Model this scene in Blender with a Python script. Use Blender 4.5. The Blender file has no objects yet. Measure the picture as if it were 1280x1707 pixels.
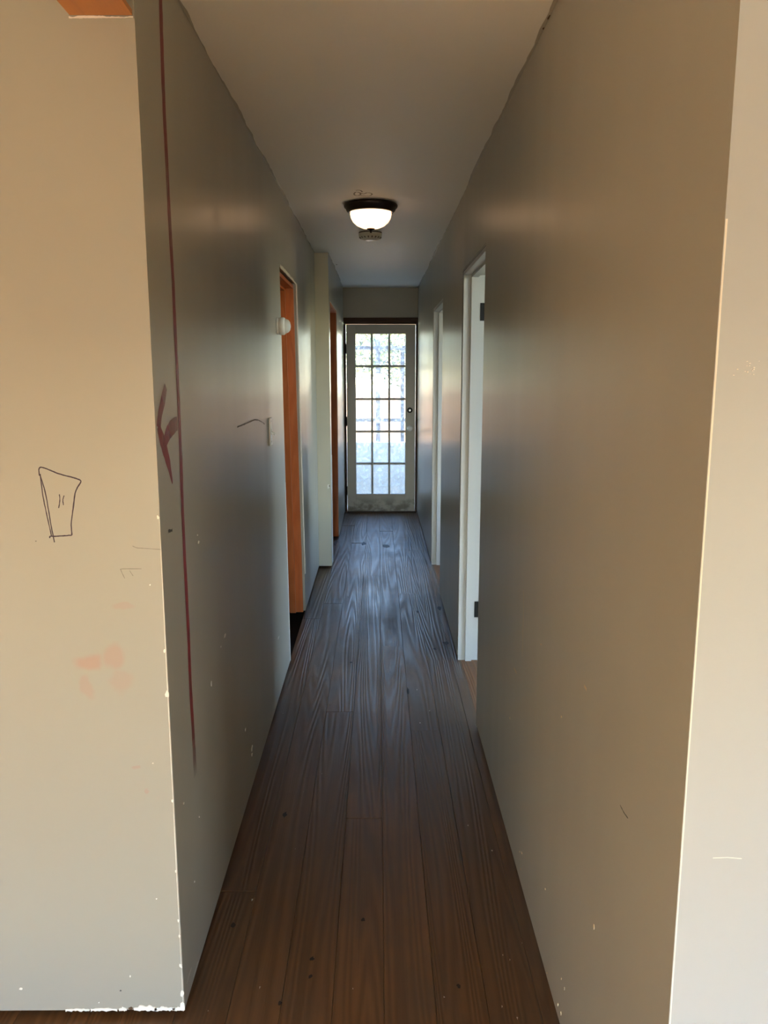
import bpy, bmesh, math, random
from mathutils import Vector, Matrix
random.seed(7)
S = bpy.context.scene
C = S.collection

# ------------------------------------------------------------------ camera
CZ, FPX, PITCH, YAW, ROLL = 1.5636, 1329.7, 0.175, 0.0072, -0.0008
fw = Vector((math.sin(YAW)*math.cos(PITCH), math.cos(YAW)*math.cos(PITCH), -math.sin(PITCH)))
rt = Vector((math.cos(YAW), -math.sin(YAW), 0)); up = rt.cross(fw)
rt, up = math.cos(ROLL)*rt + math.sin(ROLL)*up, -math.sin(ROLL)*rt + math.cos(ROLL)*up
CAM = Vector((0, 0, CZ))
cd = bpy.data.cameras.new('camera'); cam = bpy.data.objects.new('camera', cd); C.objects.link(cam)
cd.sensor_fit = 'VERTICAL'; cd.sensor_height = 36; cd.lens = FPX/1707*36; cd.clip_start = 0.02
cam.matrix_world = Matrix(((rt.x, up.x, -fw.x, 0), (rt.y, up.y, -fw.y, 0), (rt.z, up.z, -fw.z, CZ), (0, 0, 0, 1)))
S.camera = cam

def at(u, v, ax, val):
    """measured photo pixel -> point on the plane axis=val (metres)"""
    d = fw + rt*((u-640)/FPX) + up*((853.5-v)/FPX)
    return CAM + d*((val-CAM[ax])/d[ax])

# ------------------------------------------------------------------ world, sun, exposure
w = bpy.data.worlds.new('sky'); S.world = w; w.use_nodes = True
nt = w.node_tree; bg = nt.nodes['Background']
sky = nt.nodes.new('ShaderNodeTexSky'); sky.sky_type = 'NISHITA'; sky.sun_disc = False
sky.sun_elevation = math.radians(40); sky.sun_rotation = math.radians(209); sky.air_density = 1.0; sky.dust_density = 0.15; sky.ozone_density = 2.0
cool = nt.nodes.new('ShaderNodeMix'); cool.data_type = 'RGBA'; cool.blend_type = 'MULTIPLY'; cool.inputs[0].default_value = 1.0
cool.inputs[7].default_value = (0.97, 0.98, 1.0, 1)      # daylight balance of the camera: the open sky reads cool
nt.links.new(sky.outputs[0], cool.inputs[6]); nt.links.new(cool.outputs[2], bg.inputs[0]); bg.inputs[1].default_value = 1.1
sd = bpy.data.lights.new('sun', 'SUN'); sun = bpy.data.objects.new('sun', sd); C.objects.link(sun)
sd.energy = 36.0; sd.angle = math.radians(0.6); sd.color = (1.0, 0.94, 0.86)
sun.rotation_euler = Vector((0.42, 0.76, -0.49)).to_track_quat('-Z', 'Y').to_euler()
sun.location = (-4, -12, 12)

def portal(loc, rot, sx, sy):
    """sampling guide for the sky in a modelled window opening; gives off nothing itself"""
    l = bpy.data.lights.new('window_portal', 'AREA'); o = bpy.data.objects.new('window_portal', l); C.objects.link(o)
    l.shape = 'RECTANGLE'; l.size = sx; l.size_y = sy; l.cycles.is_portal = True
    o.location = loc; o.rotation_euler = rot
# portals face into the house
portal((-0.75, -3.78, 0.85), (math.radians(90), 0, 0), 1.9, 1.4)
portal((-4.18, -1.9, 1.0), (math.radians(90), 0, math.radians(-90)), 2.6, 1.7)
portal((3.07, -2.15, 1.025), (math.radians(90), 0, math.radians(90)), 1.5, 1.45)
portal((2.07, 2.4, 1.24), (math.radians(90), 0, math.radians(90)), 1.8, 2.28)
portal((2.07, 5.425, 1.30), (math.radians(90), 0, math.radians(90)), 0.95, 1.6)
portal((0.03, 8.97, 1.08), (math.radians(90), 0, math.radians(180)), 0.62, 1.85)

S.view_settings.view_transform = 'Standard'; S.view_settings.look = 'None'
S.view_settings.gamma = 1; S.view_settings.use_curve_mapping = False
S.view_settings.exposure = 2.0
try:
    S.cycles.use_denoising = True; S.cycles.max_bounces = 10; S.cycles.diffuse_bounces = 6
    S.cycles.sample_clamp_indirect = 6; S.cycles.caustics_reflective = False; S.cycles.caustics_refractive = False
except Exception: pass

# ------------------------------------------------------------------ helpers
def newbm(): return bmesh.new()
def hexa(bm, p):
    """8 corners: bottom ring 0-3, top ring 4-7"""
    v = [bm.verts.new(q) for q in p]
    for f in ((3,2,1,0),(4,5,6,7),(0,1,5,4),(1,2,6,5),(2,3,7,6),(3,0,4,7)): bm.faces.new([v[i] for i in f])
def box(bm, x0, x1, y0, y1, z0, z1):
    hexa(bm, [(x0,y0,z0),(x1,y0,z0),(x1,y1,z0),(x0,y1,z0),(x0,y0,z1),(x1,y0,z1),(x1,y1,z1),(x0,y1,z1)])
def prism(bm, foot, z0, z1):
    n = len(foot); a = [bm.verts.new((x,y,z0)) for x,y in foot]; b = [bm.verts.new((x,y,z1)) for x,y in foot]
    bm.faces.new(a[::-1]); bm.faces.new(b)
    for i in range(n): bm.faces.new((a[i], a[(i+1)%n], b[(i+1)%n], b[i]))
def bevel(bm, w, seg=1):
    bmesh.ops.bevel(bm, geom=bm.edges[:], offset=w, segments=seg, affect='EDGES', profile=0.5)
def lathe(bm, prof, M, seg=40):
    """prof: (radius, height); M maps local z-axis lathe into place"""
    rings = []
    for r, h in prof:
        if r < 1e-5: rings.append([bm.verts.new(M @ Vector((0,0,h)))])
        else: rings.append([bm.verts.new(M @ Vector((r*math.cos(2*math.pi*i/seg), r*math.sin(2*math.pi*i/seg), h))) for i in range(seg)])
    for a, b in zip(rings, rings[1:]):
        for i in range(seg):
            j = (i+1) % seg
            if len(a) == 1 and len(b) > 1: bm.faces.new((a[0], b[i], b[j]))
            elif len(b) == 1 and len(a) > 1: bm.faces.new((a[i], b[0], a[j]))
            elif len(a) > 1: bm.faces.new((a[i], b[i], b[j], a[j]))
def obj(name, bm, m, parent=None, smooth=False, fix=True):
    if fix: bmesh.ops.recalc_face_normals(bm, faces=bm.faces[:])
    me = bpy.data.meshes.new(name); bm.to_mesh(me); bm.free()
    o = bpy.data.objects.new(name, me); C.objects.link(o)
    if m: me.materials.append(m)
    if smooth:
        for p in me.polygons: p.use_smooth = True
    if parent: o.parent = parent
    return o
def tag(o, label=None, cat=None, group=None, kind=None):
    if label: o['label'] = label
    if cat: o['category'] = cat
    if group: o['group'] = group
    if kind: o['kind'] = kind
    return o
def thing(name, loc, label, cat, group=None, kind=None):
    o = bpy.data.objects.new(name, None); C.objects.link(o); o.location = loc; o.empty_display_size = 0.05
    return tag(o, label, cat, group, kind)
def sub(o, parent):
    """parent a world-space mesh to an Empty without moving it"""
    o.parent = parent; o.matrix_parent_inverse = Matrix.Translation(parent.location).inverted(); return o

# ------------------------------------------------------------------ materials
def mat(name, rgb, rough=0.5, metal=0.0, spec=0.5):
    m = bpy.data.materials.new(name); m.use_nodes = True; b = m.node_tree.nodes['Principled BSDF']
    b.inputs['Base Color'].default_value = (*rgb, 1); b.inputs['Roughness'].default_value = rough
    b.inputs['Metallic'].default_value = metal; b.inputs['Specular IOR Level'].default_value = spec
    return m
def nodes(m): return m.node_tree.nodes, m.node_tree.links, m.node_tree.nodes['Principled BSDF']
def mth(n, l, op, a, b=None, c=None, clamp=False):
    x = n.new('ShaderNodeMath'); x.operation = op; x.use_clamp = clamp
    for i, q in enumerate((a, b, c)):
        if q is None: continue
        if isinstance(q, (int, float)): x.inputs[i].default_value = q
        else: l.new(q, x.inputs[i])
    return x.outputs[0]
def noise(n, l, vec, scale, detail=2, rough=0.5):
    t = n.new('ShaderNodeTexNoise'); t.inputs['Scale'].default_value = scale; t.inputs['Detail'].default_value = detail
    t.inputs['Roughness'].default_value = rough; l.new(vec, t.inputs['Vector']); return t.outputs['Fac']
def mapv(n, l, vec, sc, loc=(0,0,0)):
    t = n.new('ShaderNodeMapping'); t.inputs['Scale'].default_value = sc; t.inputs['Location'].default_value = loc
    l.new(vec, t.inputs['Vector']); return t.outputs['Vector']
def mixc(n, l, fac, a, b):
    t = n.new('ShaderNodeMix'); t.data_type = 'RGBA'
    for s, q in ((t.inputs[0], fac), (t.inputs[6], a), (t.inputs[7], b)):
        if isinstance(q, (int, float)): s.default_value = q
        elif isinstance(q, tuple): s.default_value = (*q, 1)
        else: l.new(q, s)
    return t.outputs[2]
def ramp(n, l, fac, lo, hi):
    t = n.new('ShaderNodeMapRange'); t.inputs[1].default_value = lo; t.inputs[2].default_value = hi; t.clamp = True
    t.interpolation_type = 'SMOOTHSTEP'; l.new(fac, t.inputs[0]); return t.outputs[0]
def bump(n, l, b, h, strength, dist):
    t = n.new('ShaderNodeBump'); t.inputs['Strength'].default_value = strength; t.inputs['Distance'].default_value = dist
    l.new(h, t.inputs['Height']); l.new(t.outputs[0], b.inputs['Normal'])

def wall_paint(name, rgb, rough, dirt=0.12, streak=1.0):
    """semi-gloss rolled paint: vertical roller streaks in gloss and relief, scuffs and faint grime"""
    m = mat(name, rgb, rough); n, l, b = nodes(m)
    g = n.new('ShaderNodeNewGeometry').outputs['Position']
    st = noise(n, l, mapv(n, l, g, (7, 7, 0.5)), 1.0, 1.2, 0.4)
    fine = noise(n, l, mapv(n, l, g, (140, 140, 110)), 1.0, 2)
    scuff = noise(n, l, mapv(n, l, g, (1.3, 1.3, 1.7), (3.1, 1.7, 0.3)), 1.0, 3, 0.55)
    base = mixc(n, l, mth(n, l, 'MULTIPLY', ramp(n, l, scuff, 0.48, 0.75), dirt), rgb, tuple(c*0.55 for c in rgb))
    l.new(base, b.inputs['Base Color'])
    r = mth(n, l, 'MULTIPLY_ADD', mth(n, l, 'SUBTRACT', st, 0.5), 0.10*streak, rough)      # stays above 0.29
    l.new(r, b.inputs['Roughness'])
    h = mth(n, l, 'ADD', mth(n, l, 'MULTIPLY', st, 1.0), mth(n, l, 'MULTIPLY', fine, 0.02))
    bump(n, l, b, h, 0.05*streak, 0.004)
    return m, base
PAINT, _ = wall_paint('sage_paint', (0.385, 0.36, 0.295), 0.335)
ROOM = mat('white_room_paint', (0.80, 0.79, 0.76), 0.5)
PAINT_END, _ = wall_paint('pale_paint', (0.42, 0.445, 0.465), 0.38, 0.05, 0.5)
# the cream face with its pink blotch (a stain with its own shape)
PAINT_FRONT, pbase = wall_paint('cream_paint', (0.355, 0.333, 0.278), 0.38, 0.05, 0.4)
def blotches(m, base, spots, col):
    n, l, b = nodes(m); g = n.new('ShaderNodeNewGeometry').outputs['Position']
    wob = n.new('ShaderNodeTexNoise'); wob.inputs['Scale'].default_value = 22; l.new(g, wob.inputs['Vector'])
    off = n.new('ShaderNodeVectorMath'); off.operation = 'MULTIPLY_ADD'
    l.new(wob.outputs['Color'], off.inputs[0]); off.inputs[1].default_value = (0.035,)*3; l.new(g, off.inputs[2])
    tot = None
    for (c, rx, rz, a) in spots:
        d = mapv(n, l, off.outputs[0], (1/rx, 0.0, 1/rz), (-(c.x+.0175)/rx, 0, -(c.z+.0175)/rz))
        ln = n.new('ShaderNodeVectorMath'); ln.operation = 'LENGTH'; l.new(d, ln.inputs[0])
        k = mth(n, l, 'MULTIPLY', mth(n, l, 'SUBTRACT', 1.0, ramp(n, l, ln.outputs['Value'], 0.55, 1.15)), a)
        tot = k if tot is None else mth(n, l, 'MAXIMUM', tot, k)
    l.new(mixc(n, l, tot, base, col), b.inputs['Base Color'])
YF = 1.72
blotches(PAINT_FRONT, pbase, [(at(150,1105,1,YF), .034, .022, .5), (at(190,1095,1,YF), .028, .034, .38), (at(145,1145,1,YF), .016, .03, .3),
    (at(200,1135,1,YF), .03, .03, .22), (at(205,1010,1,YF), .03, .010, .25), (at(228,1280,1,YF), .009, .006, .35), (at(244,1318,1,YF), .006, .008, .35)], (0.42, 0.22, 0.16))

CEIL = mat('ceiling_white', (0.86, 0.845, 0.80), 0.55); n, l, b = nodes(CEIL)
g = n.new('ShaderNodeNewGeometry').outputs['Position']
bump(n, l, b, noise(n, l, g, 90, 3), 0.15, 0.003)

def wood(name, c_lo, c_hi, rough, sx=7.0, sy=0.55, rings=55.0, axis='Y', bumpd=0.0015, worn=None):
    """flat-sawn grain: contour lines of stretched noise, shifted per board"""
    m = mat(name, c_hi, rough); n, l, b = nodes(m)
    g = n.new('ShaderNodeNewGeometry').outputs['Position']; oi = n.new('ShaderNodeObjectInfo').outputs['Random']
    sc = {'Y': (sx, sy, sx), 'Z': (sx, sx, sy), 'X': (sy, sx, sx)}[axis]
    sh = n.new('ShaderNodeCombineXYZ')
    l.new(mth(n, l, 'MULTIPLY', oi, 37.0), sh.inputs[0]); l.new(mth(n, l, 'MULTIPLY', oi, 91.0), sh.inputs[1]); l.new(mth(n, l, 'MULTIPLY', oi, 53.0), sh.inputs[2])
    add = n.new('ShaderNodeVectorMath'); add.operation = 'ADD'; l.new(mapv(n, l, g, sc), add.inputs[0]); l.new(sh.outputs[0], add.inputs[1])
    big = noise(n, l, add.outputs[0], 1.0, 0.8, 0.4)
    s = mth(n, l, 'SINE', mth(n, l, 'MULTIPLY', big, rings*2))
    s = mth(n, l, 'MULTIPLY_ADD', s, 0.5, 0.5)
    fib_sc = {'Y': (190, 5, 190), 'Z': (190, 190, 5), 'X': (5, 190, 190)}[axis]
    fib = noise(n, l, mapv(n, l, g, fib_sc), 1.0, 3, 0.6)
    tone = mth(n, l, 'ADD', mth(n, l, 'MULTIPLY', s, 0.45), mth(n, l, 'MULTIPLY', fib, 0.55))
    col = mixc(n, l, tone, c_lo, c_hi)
    # board-to-board shade and blotchy wear
    col = mixc(n, l, mth(n, l, 'MULTIPLY', oi, 0.35), col, tuple(c*0.5 for c in c_lo))
    wear = noise(n, l, mapv(n, l, g, (3, 1.6, 3)), 1.0, 4, 0.6)
    rr = mth(n, l, 'ADD', rough, mth(n, l, 'MULTIPLY', mth(n, l, 'SUBTRACT', wear, 0.5), 0.35))
    if worn:
        col = mixc(n, l, mth(n, l, 'MULTIPLY', ramp(n, l, wear, 0.42, 0.66), 0.6), col, worn)
    rr = mth(n, l, 'ADD', rr, mth(n, l, 'MULTIPLY', s, 0.10))
    l.new(col, b.inputs['Base Color']); l.new(rr, b.inputs['Roughness'])
    h = mth(n, l, 'ADD', s, mth(n, l, 'MULTIPLY', fib, 0.6)); bump(n, l, b, h, 0.6, bumpd)
    return m
FLOOR = wood('floor_wood', (0.074, 0.034, 0.012), (0.190, 0.094, 0.036), 0.37, sx=9, sy=0.30, rings=60, bumpd=0.0011, worn=(0.090, 0.054, 0.030))
FLOOR_FRONT = wood('front_room_boards', (0.30, 0.17, 0.08), (0.48, 0.30, 0.155), 0.45)  # unseen boards coloured paler to bounce warm sunlight towards the hall
FLOOR_RAW = wood('floor_wood_unworn', (0.16, 0.06, 0.02), (0.36, 0.17, 0.07), 0.5)
JAMB_OR = wood('orange_stained_wood', (0.52, 0.125, 0.030), (0.75, 0.21, 0.06), 0.38, sx=14, sy=0.8, rings=18, axis='Z', bumpd=0.0008)
HEAD_OR = wood('orange_bare_wood', (0.50, 0.20, 0.065), (0.62, 0.27, 0.09), 0.5, sx=9, sy=0.8, rings=16, axis='Y', bumpd=0.0006)
FRAME_DK = wood('dark_rough_wood', (0.035, 0.016, 0.009), (0.13, 0.055, 0.026), 0.6, sx=18, sy=1.0, rings=12, axis='X', bumpd=0.002)
DARK = mat('subfloor_dark', (0.012, 0.009, 0.007), 0.8)
TRIM = mat('white_trim_paint', (0.45, 0.44, 0.41), 0.33)
n, l, b = nodes(TRIM); g = n.new('ShaderNodeNewGeometry').outputs['Position']
bump(n, l, b, noise(n, l, mapv(n, l, g, (60, 60, 2)), 1.0, 3), 0.12, 0.0006)
PLASTER = mat('bare_plaster', (0.82, 0.79, 0.72), 0.8)
PLASTIC = mat('white_plastic', (0.78, 0.77, 0.73), 0.35)
IVORY = mat('ivory_plastic', (0.70, 0.69, 0.62), 0.35)
BRONZE = mat('dark_bronze', (0.025, 0.016, 0.012), 0.38, 0.7)
IRON = mat('black_iron', (0.012, 0.011, 0.010), 0.5, 0.6)
NICKEL = mat('satin_metal', (0.75, 0.74, 0.72), 0.22, 1.0)
KNOB_WHITE = mat('glossy_white', (0.88, 0.87, 0.85), 0.15)  # even glossy white for the door knob
SCREW = mat('steel_screw', (0.5, 0.5, 0.48), 0.35, 1.0)
INK = mat('purple_black_marker', (0.030, 0.010, 0.022), 0.5)
CHIPB = mat('torn_brown', (0.10, 0.05, 0.02), 0.8)
PENCIL = mat('pencil_grey', (0.16, 0.145, 0.12), 0.6)
SCUFF_GAP = mat('dark_scuff_and_gap', (0.05, 0.045, 0.04), 0.6)

# ================================================================== the setting
XL, XR, XL2, H, YFAR, YJ = -0.478, 0.433, -0.374, 2.44, 8.80, 6.25
T = 0.12
ZB = 0.020          # walls stop short of the boards: the skirting has been pulled off
YR = 1.04           # end of the right hall wall

def struct(name, bm, m, label, cat): return tag(obj(name, bm, m), label, cat, kind='structure')

# floor: dark subfloor with every board on it
bm = newbm(); box(bm, -4.1, 3.05, -3.75, 9.0, -0.10, -0.05)
floor = struct('floor', bm, DARK, 'dark brown wide plank floor running down the hallway', 'floor')
PW = 0.129; SEAM0 = -0.375
def plank(x0, x1, y0, y1, m, dz):
    bm = newbm(); g = 0.0003; a, bb, c, d, z0, z1, e = x0+g, x1-g, y0+g, y1-g, -0.03, dz, 0.0010
    ring = lambda i, z: [(a+i,c+i,z),(bb-i,c+i,z),(bb-i,d-i,z),(a+i,d-i,z)]
    vs = [[bm.verts.new(p) for p in r] for r in (ring(0,z0), ring(0,z1-e), ring(e,z1))]
    for r0, r1 in zip(vs, vs[1:]):
        for i in range(4): bm.faces.new((r0[i], r0[(i+1)%4], r1[(i+1)%4], r1[i]))
    bm.faces.new(vs[2])
    return obj('plank', bm, m, floor, fix=False)
rp = random.Random(3)
hall_joints = {-1: [4.9], 0: [2.2, 4.92, 6.25, 7.9], 1: [5.26, 8.05], 2: [3.5, 7.2], 3: [2.6, 6.0], 4: [4.4, 7.75], 5: [3.3, 5.5], 6: [4.17, 6.9], 7: [3.9, 6.2], 8: []}
for k in range(-1, 9):                                   # hall rows
    x0, x1 = SEAM0+(k-1+0)*PW, SEAM0+k*PW
    x0 = max(x0, -0.488); x1 = min(x1, 0.452)
    ys = [1.62] + [y for y in hall_joints.get(k+0, []) if y > 1.7] + [8.80]
    if x1-x0 < 0.02: continue
    for a, bb in zip(ys, ys[1:]): plank(-0.504 if k == 0 and a < 2 else x0, x1, a, bb, FLOOR, rp.uniform(-0.0012, 0.0008))
row = 0
for k in range(-29, 27):                                 # front room rows, boards run on from the hall
    x0, x1 = SEAM0+(k-1)*PW, SEAM0+k*PW
    yend = 1.62 if x0 > -.6 and x1 < .56 else (1.80 if x1 < 0 else 1.12)
    j = [-1.3, 0.35, -2.1, -0.5][row % 4]; row += 1
    for a, bb, fm in ((-3.6, j, FLOOR_FRONT), (j, 0.55, FLOOR_FRONT), (0.55, yend, FLOOR)): plank(x0, x1, a, bb, fm, rp.uniform(-0.0012, 0.0008))
for (y0, y1) in ((3.34, 4.17), (5.49, 6.37)):            # unworn boards inside the right doorways
    for i in range(3): plank(0.452+i*PW, 0.452+PW*(i+1), y0-0.3, y1+0.3, FLOOR_RAW, -0.001)
bm = newbm(); box(bm, 0.80, 1.9, 1.2, 8.8, -0.05, -0.002)
tag(obj('side_room_boards', bm, FLOOR_RAW, floor), None)

# ceiling
bm = newbm(); box(bm, -4.15, 3.05, -3.8, 9.0, H, H+0.15)
ceiling = struct('ceiling', bm, CEIL, 'plain off-white hallway ceiling with ragged painted edges', 'ceiling')

def seg(bm, x0, x1, y0b, y0t, y1b, y1t, z0, z1):
    hexa(bm, [(x0,y0b,z0),(x1,y0b,z0),(x1,y1b,z0),(x0,y1b,z0),(x0,y0t,z1),(x1,y0t,z1),(x1,y1t,z1),(x0,y1t,z1)])

# left hall wall, its doorway edges lean a little
LN_B, LN_T, LF_B, LF_T, LZ = 4.125, 4.031, 5.03, 4.80, 2.064
bm = newbm()
ext = lambda b_, t_, z: b_ + (t_-b_)*z/LZ
hexa(bm, [(XL-T,YF+T,ZB),(XL,YF,ZB),(XL,LN_B,ZB),(XL-T,LN_B,ZB),(XL-T,YF+T,LZ),(XL,YF,LZ),(XL,LN_T,LZ),(XL-T,LN_T,LZ)])
hexa(bm, [(XL-T,YF+T,LZ),(XL,YF,LZ),(XL,YJ,LZ),(XL-T,YJ,LZ),(XL-T,YF+T,H),(XL,YF,H),(XL,YJ,H),(XL-T,YJ,H)])
seg(bm, XL-T, XL, LF_B, LF_T, YJ, YJ, ZB, LZ)
wall_left = struct('wall_left', bm, PAINT, 'long glossy grey-green left hall wall with a red line', 'wall')

# left wall beyond the jog, standing further into the hall, with the second left doorway
L2N, L2F, L2Z = 6.40, 7.42, 2.10
bm = newbm()
box(bm, XL2-T, XL2, YJ, L2N, ZB, L2Z); box(bm, XL2-T, XL2, L2F, YFAR, ZB, L2Z); box(bm, XL2-T, XL2, YJ, YFAR, L2Z, H)
wall_jog = struct('wall_left_far', bm, PAINT, 'far left wall section standing proud after the jog', 'wall')

JOGP, _ = wall_paint('lit_end_cream', (0.56, 0.53, 0.41), 0.36, 0.08, 0.5)  # paler than the wall paint: light falling on this end put into its colour
bm = newbm(); box(bm, XL+.0005, XL2, YJ-.003, YJ, ZB, H-.001); obj('jog_face', bm, JOGP, wall_jog)['label'] = 'narrow end face coloured lighter for the light on it'
# cream wall facing the camera
bm = newbm(); prism(bm, [(-4.0,YF),(XL,YF),(XL-T,YF+T),(-4.0,YF+T)], ZB, H)
wall_fl = struct('wall_front_left', bm, PAINT_FRONT, 'cream wall at left facing the viewer with a marker drawing', 'wall')
# right hall wall with two doorways
R1N, R1F, R1Z, R2N, R2F, R2Z = 3.33, 4.19, 2.060, 5.47, 6.38, 2.036
bm = newbm()
hexa(bm, [(XR,YR,ZB),(XR+T,YR+T,ZB),(XR+T,R1N,ZB),(XR,R1N,ZB),(XR,YR,R2Z),(XR+T,YR+T,R2Z),(XR+T,R1N,R2Z),(XR,R1N,R2Z)])
hexa(bm, [(XR,YR,R2Z),(XR+T,YR+T,R2Z),(XR+T,R1N,R2Z),(XR,R1N,R2Z),(XR,YR,H),(XR+T,YR+T,H),(XR+T,R1N,H),(XR,R1N,H)])
box(bm, XR, XR+T, R1N, R1F, R1Z, H)
box(bm, XR, XR+T, R1F, R2N, ZB, H)
box(bm, XR, XR+T, R2N, R2F, R2Z, H)
box(bm, XR, XR+T, R2F, YFAR, ZB, H)
wall_right = struct('wall_right', bm, PAINT, 'long glossy tan right hall wall with two doorways', 'wall')
bm = newbm(); prism(bm, [(XR,YR),(2.9,YR),(2.9,YR+T),(XR+T,YR+T)], ZB, H)
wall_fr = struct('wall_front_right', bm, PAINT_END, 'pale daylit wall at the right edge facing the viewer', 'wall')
# far wall over and beside the glazed door
bm = newbm()
box(bm, XL2, XR, YFAR, YFAR+0.16, 2.13, H); box(bm, -4.1, XL2, YFAR, YFAR+0.16, -0.05, H); box(bm, XR, 3.05, YFAR, YFAR+0.16, -0.05, H)
wall_far = struct('wall_far', bm, PAINT, 'short grey-green wall above the glazed door', 'wall')
# outer shell and partitions of the rooms around
def wall_hole(name, axis, p0, p1, a0, a1, holes, m, label):
    """outer wall: axis 'x' -> slab between x=p0..p1 running a0..a1 in y; holes (h0,h1,z0,z1)"""
    bm = newbm(); cuts = sorted(holes); cur = a0
    put = (lambda q0,q1,z0,z1: box(bm,p0,p1,q0,q1,z0,z1)) if axis == 'x' else (lambda q0,q1,z0,z1: box(bm,q0,q1,p0,p1,z0,z1))
    for h0,h1,z0,z1 in cuts:
        put(cur,h0,-0.05,H); put(h0,h1,-0.05,z0); put(h0,h1,z1,H); cur = h1
    put(cur,a1,-0.05,H)
    return struct(name, bm, m, label, 'wall')
WIN1 = (-1.7, 0.2, 0.15, 1.55); WIN2 = (1.5, 3.3, 0.10, 2.38); WIN3 = (4.95, 5.9, 0.50, 2.10); WIN4 = (-2.9, -1.4, 0.30, 1.75); WIN5 = (-3.2, -0.6, 0.15, 1.85)
wall_hole('wall_back', 'y', -3.75, -3.6, -4.15, 3.05, [WIN1], ROOM, 'back wall of the front room behind the viewer')
wall_hole('wall_east', 'x', 1.9, 2.05, YR+T, 8.8, [WIN2, WIN3], ROOM, 'outer wall of the rooms on the right')
wall_hole('wall_front_east', 'x', 2.9, 3.05, -3.6, YR+T, [WIN4], ROOM, 'right-hand outer wall of the front room')
wall_hole('wall_west', 'x', -4.15, -4.0, -3.6, 8.8, [WIN5], ROOM, 'outer wall of the rooms on the left')
bm = newbm(); box(bm, XR+T, 1.9, 4.75, 4.87, -0.05, H); struct('wall_partition', bm, ROOM, 'partition between the two rooms on the right', 'wall')

def window(name, axis, p, h, label, nm):
    a0,a1,z0,z1 = h; t = thing(name, (p if axis=='x' else (a0+a1)/2, p if axis=='y' else (a0+a1)/2, z0), label, 'window', kind='structure')
    put = (lambda bm,q0,q1,z0,z1,d: box(bm,p-d,p+d,q0,q1,z0,z1)) if axis=='x' else (lambda bm,q0,q1,z0,z1,d: box(bm,q0,q1,p-d,p+d,z0,z1))
    bm = newbm(); f = 0.05
    put(bm,a0,a0+f,z0,z1,.05); put(bm,a1-f,a1,z0,z1,.05); put(bm,a0+f,a1-f,z0,z0+f,.05); put(bm,a0+f,a1-f,z1-f,z1,.05)
    sub(obj('window_frame', bm, TRIM), t)
    for i in range(1, nm+1):
        bm = newbm(); q = a0+(a1-a0)*i/(nm+1); put(bm,q-.025,q+.025,z0+f,z1-f,.03); sub(obj('mullion', bm, TRIM), t)
    bm = newbm(); q = (z0+z1)/2
    if axis == 'x': put(bm,a0+f,a1-f,q-.02,q+.02,.028); sub(obj('meeting_rail', bm, TRIM), t)
window('window_1', 'y', -3.68, WIN1, 'wide front-room window behind the viewer', 2)
window('window_2', 'x', 1.98, WIN2, 'window of the nearer room on the right', 0)
window('window_3', 'x', 1.98, WIN3, 'window of the further room on the right', 0)

window('window_5', 'x', -4.08, WIN5, 'added front-room window on the left out of view', 1)  # added opening: its sun patch bounces onto the right hall wall
window('window_4', 'x', 2.98, WIN4, 'added front-room window on the right out of view', 0)  # added opening: brings cool daylight to the near left wall and corner
# header with bare underside that runs on from the left hall wall towards the camera
hd = thing('trim_1', (XL-T/2, -1.0, 2.252), 'orange bare-wood header underside at upper left corner', 'header', kind='structure')
bm = newbm(); box(bm, XL-T-0.004, XL-0.003, -3.6, YF, 2.262, H); sub(obj('header_casing', bm, PAINT), hd)
bm = newbm(); box(bm, XL-T-0.006, XL-0.003, -3.6, YF-0.004, 2.252, 2.262); sub(obj('header_board', bm, HEAD_OR), hd)

# ------------------------------------------------------------------ ragged painted edges along the ceiling
def ribbon(name, pts, hw, nrm, m, parent, jit=0.0, alpha=None, lift=0.0005):
    """flat stroke through 3-D points lying in one plane with normal nrm"""
    bm = newbm(); nrm = Vector(nrm); L = []; lay = bm.loops.layers.float_color.new('ink') if alpha else None
    P = [Vector(p) for p in pts]
    if not isinstance(hw, (list, tuple)): hw = [hw]*len(P)
    al = {}
    for i, p in enumerate(P):
        d = (P[min(i+1,len(P)-1)] - P[max(i-1,0)]).normalized(); s = nrm.cross(d).normalized()
        r = random.uniform(-jit, jit); r2 = random.uniform(-jit, jit)
        a = bm.verts.new(p + s*(hw[i]+r) + nrm*lift); b_ = bm.verts.new(p - s*(hw[i]+r2) + nrm*lift); L.append((a, b_))
        if alpha: al[a] = al[b_] = alpha[i]
    for (a, b_), (c, d) in zip(L, L[1:]):
        f = bm.faces.new((a, b_, d, c))
        if lay:
            for lp in f.loops: v = al[lp.vert]; lp[lay] = (v, v, v, 1)
    return obj(name, bm, m, parent, fix=False)
def spline(pts, n=6):
    out = []; P = [Vector(p) for p in pts]
    for i in range(len(P)-1):
        a, b_, c, d = P[max(i-1,0)], P[i], P[i+1], P[min(i+2,len(P)-1)]
        for k in range(n):
            t = k/n; out.append(0.5*((2*b_)+(c-a)*t+(2*a-5*b_+4*c-d)*t*t+(3*b_-a-3*c+d)*t**3))
    return out + [P[-1]]
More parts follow.
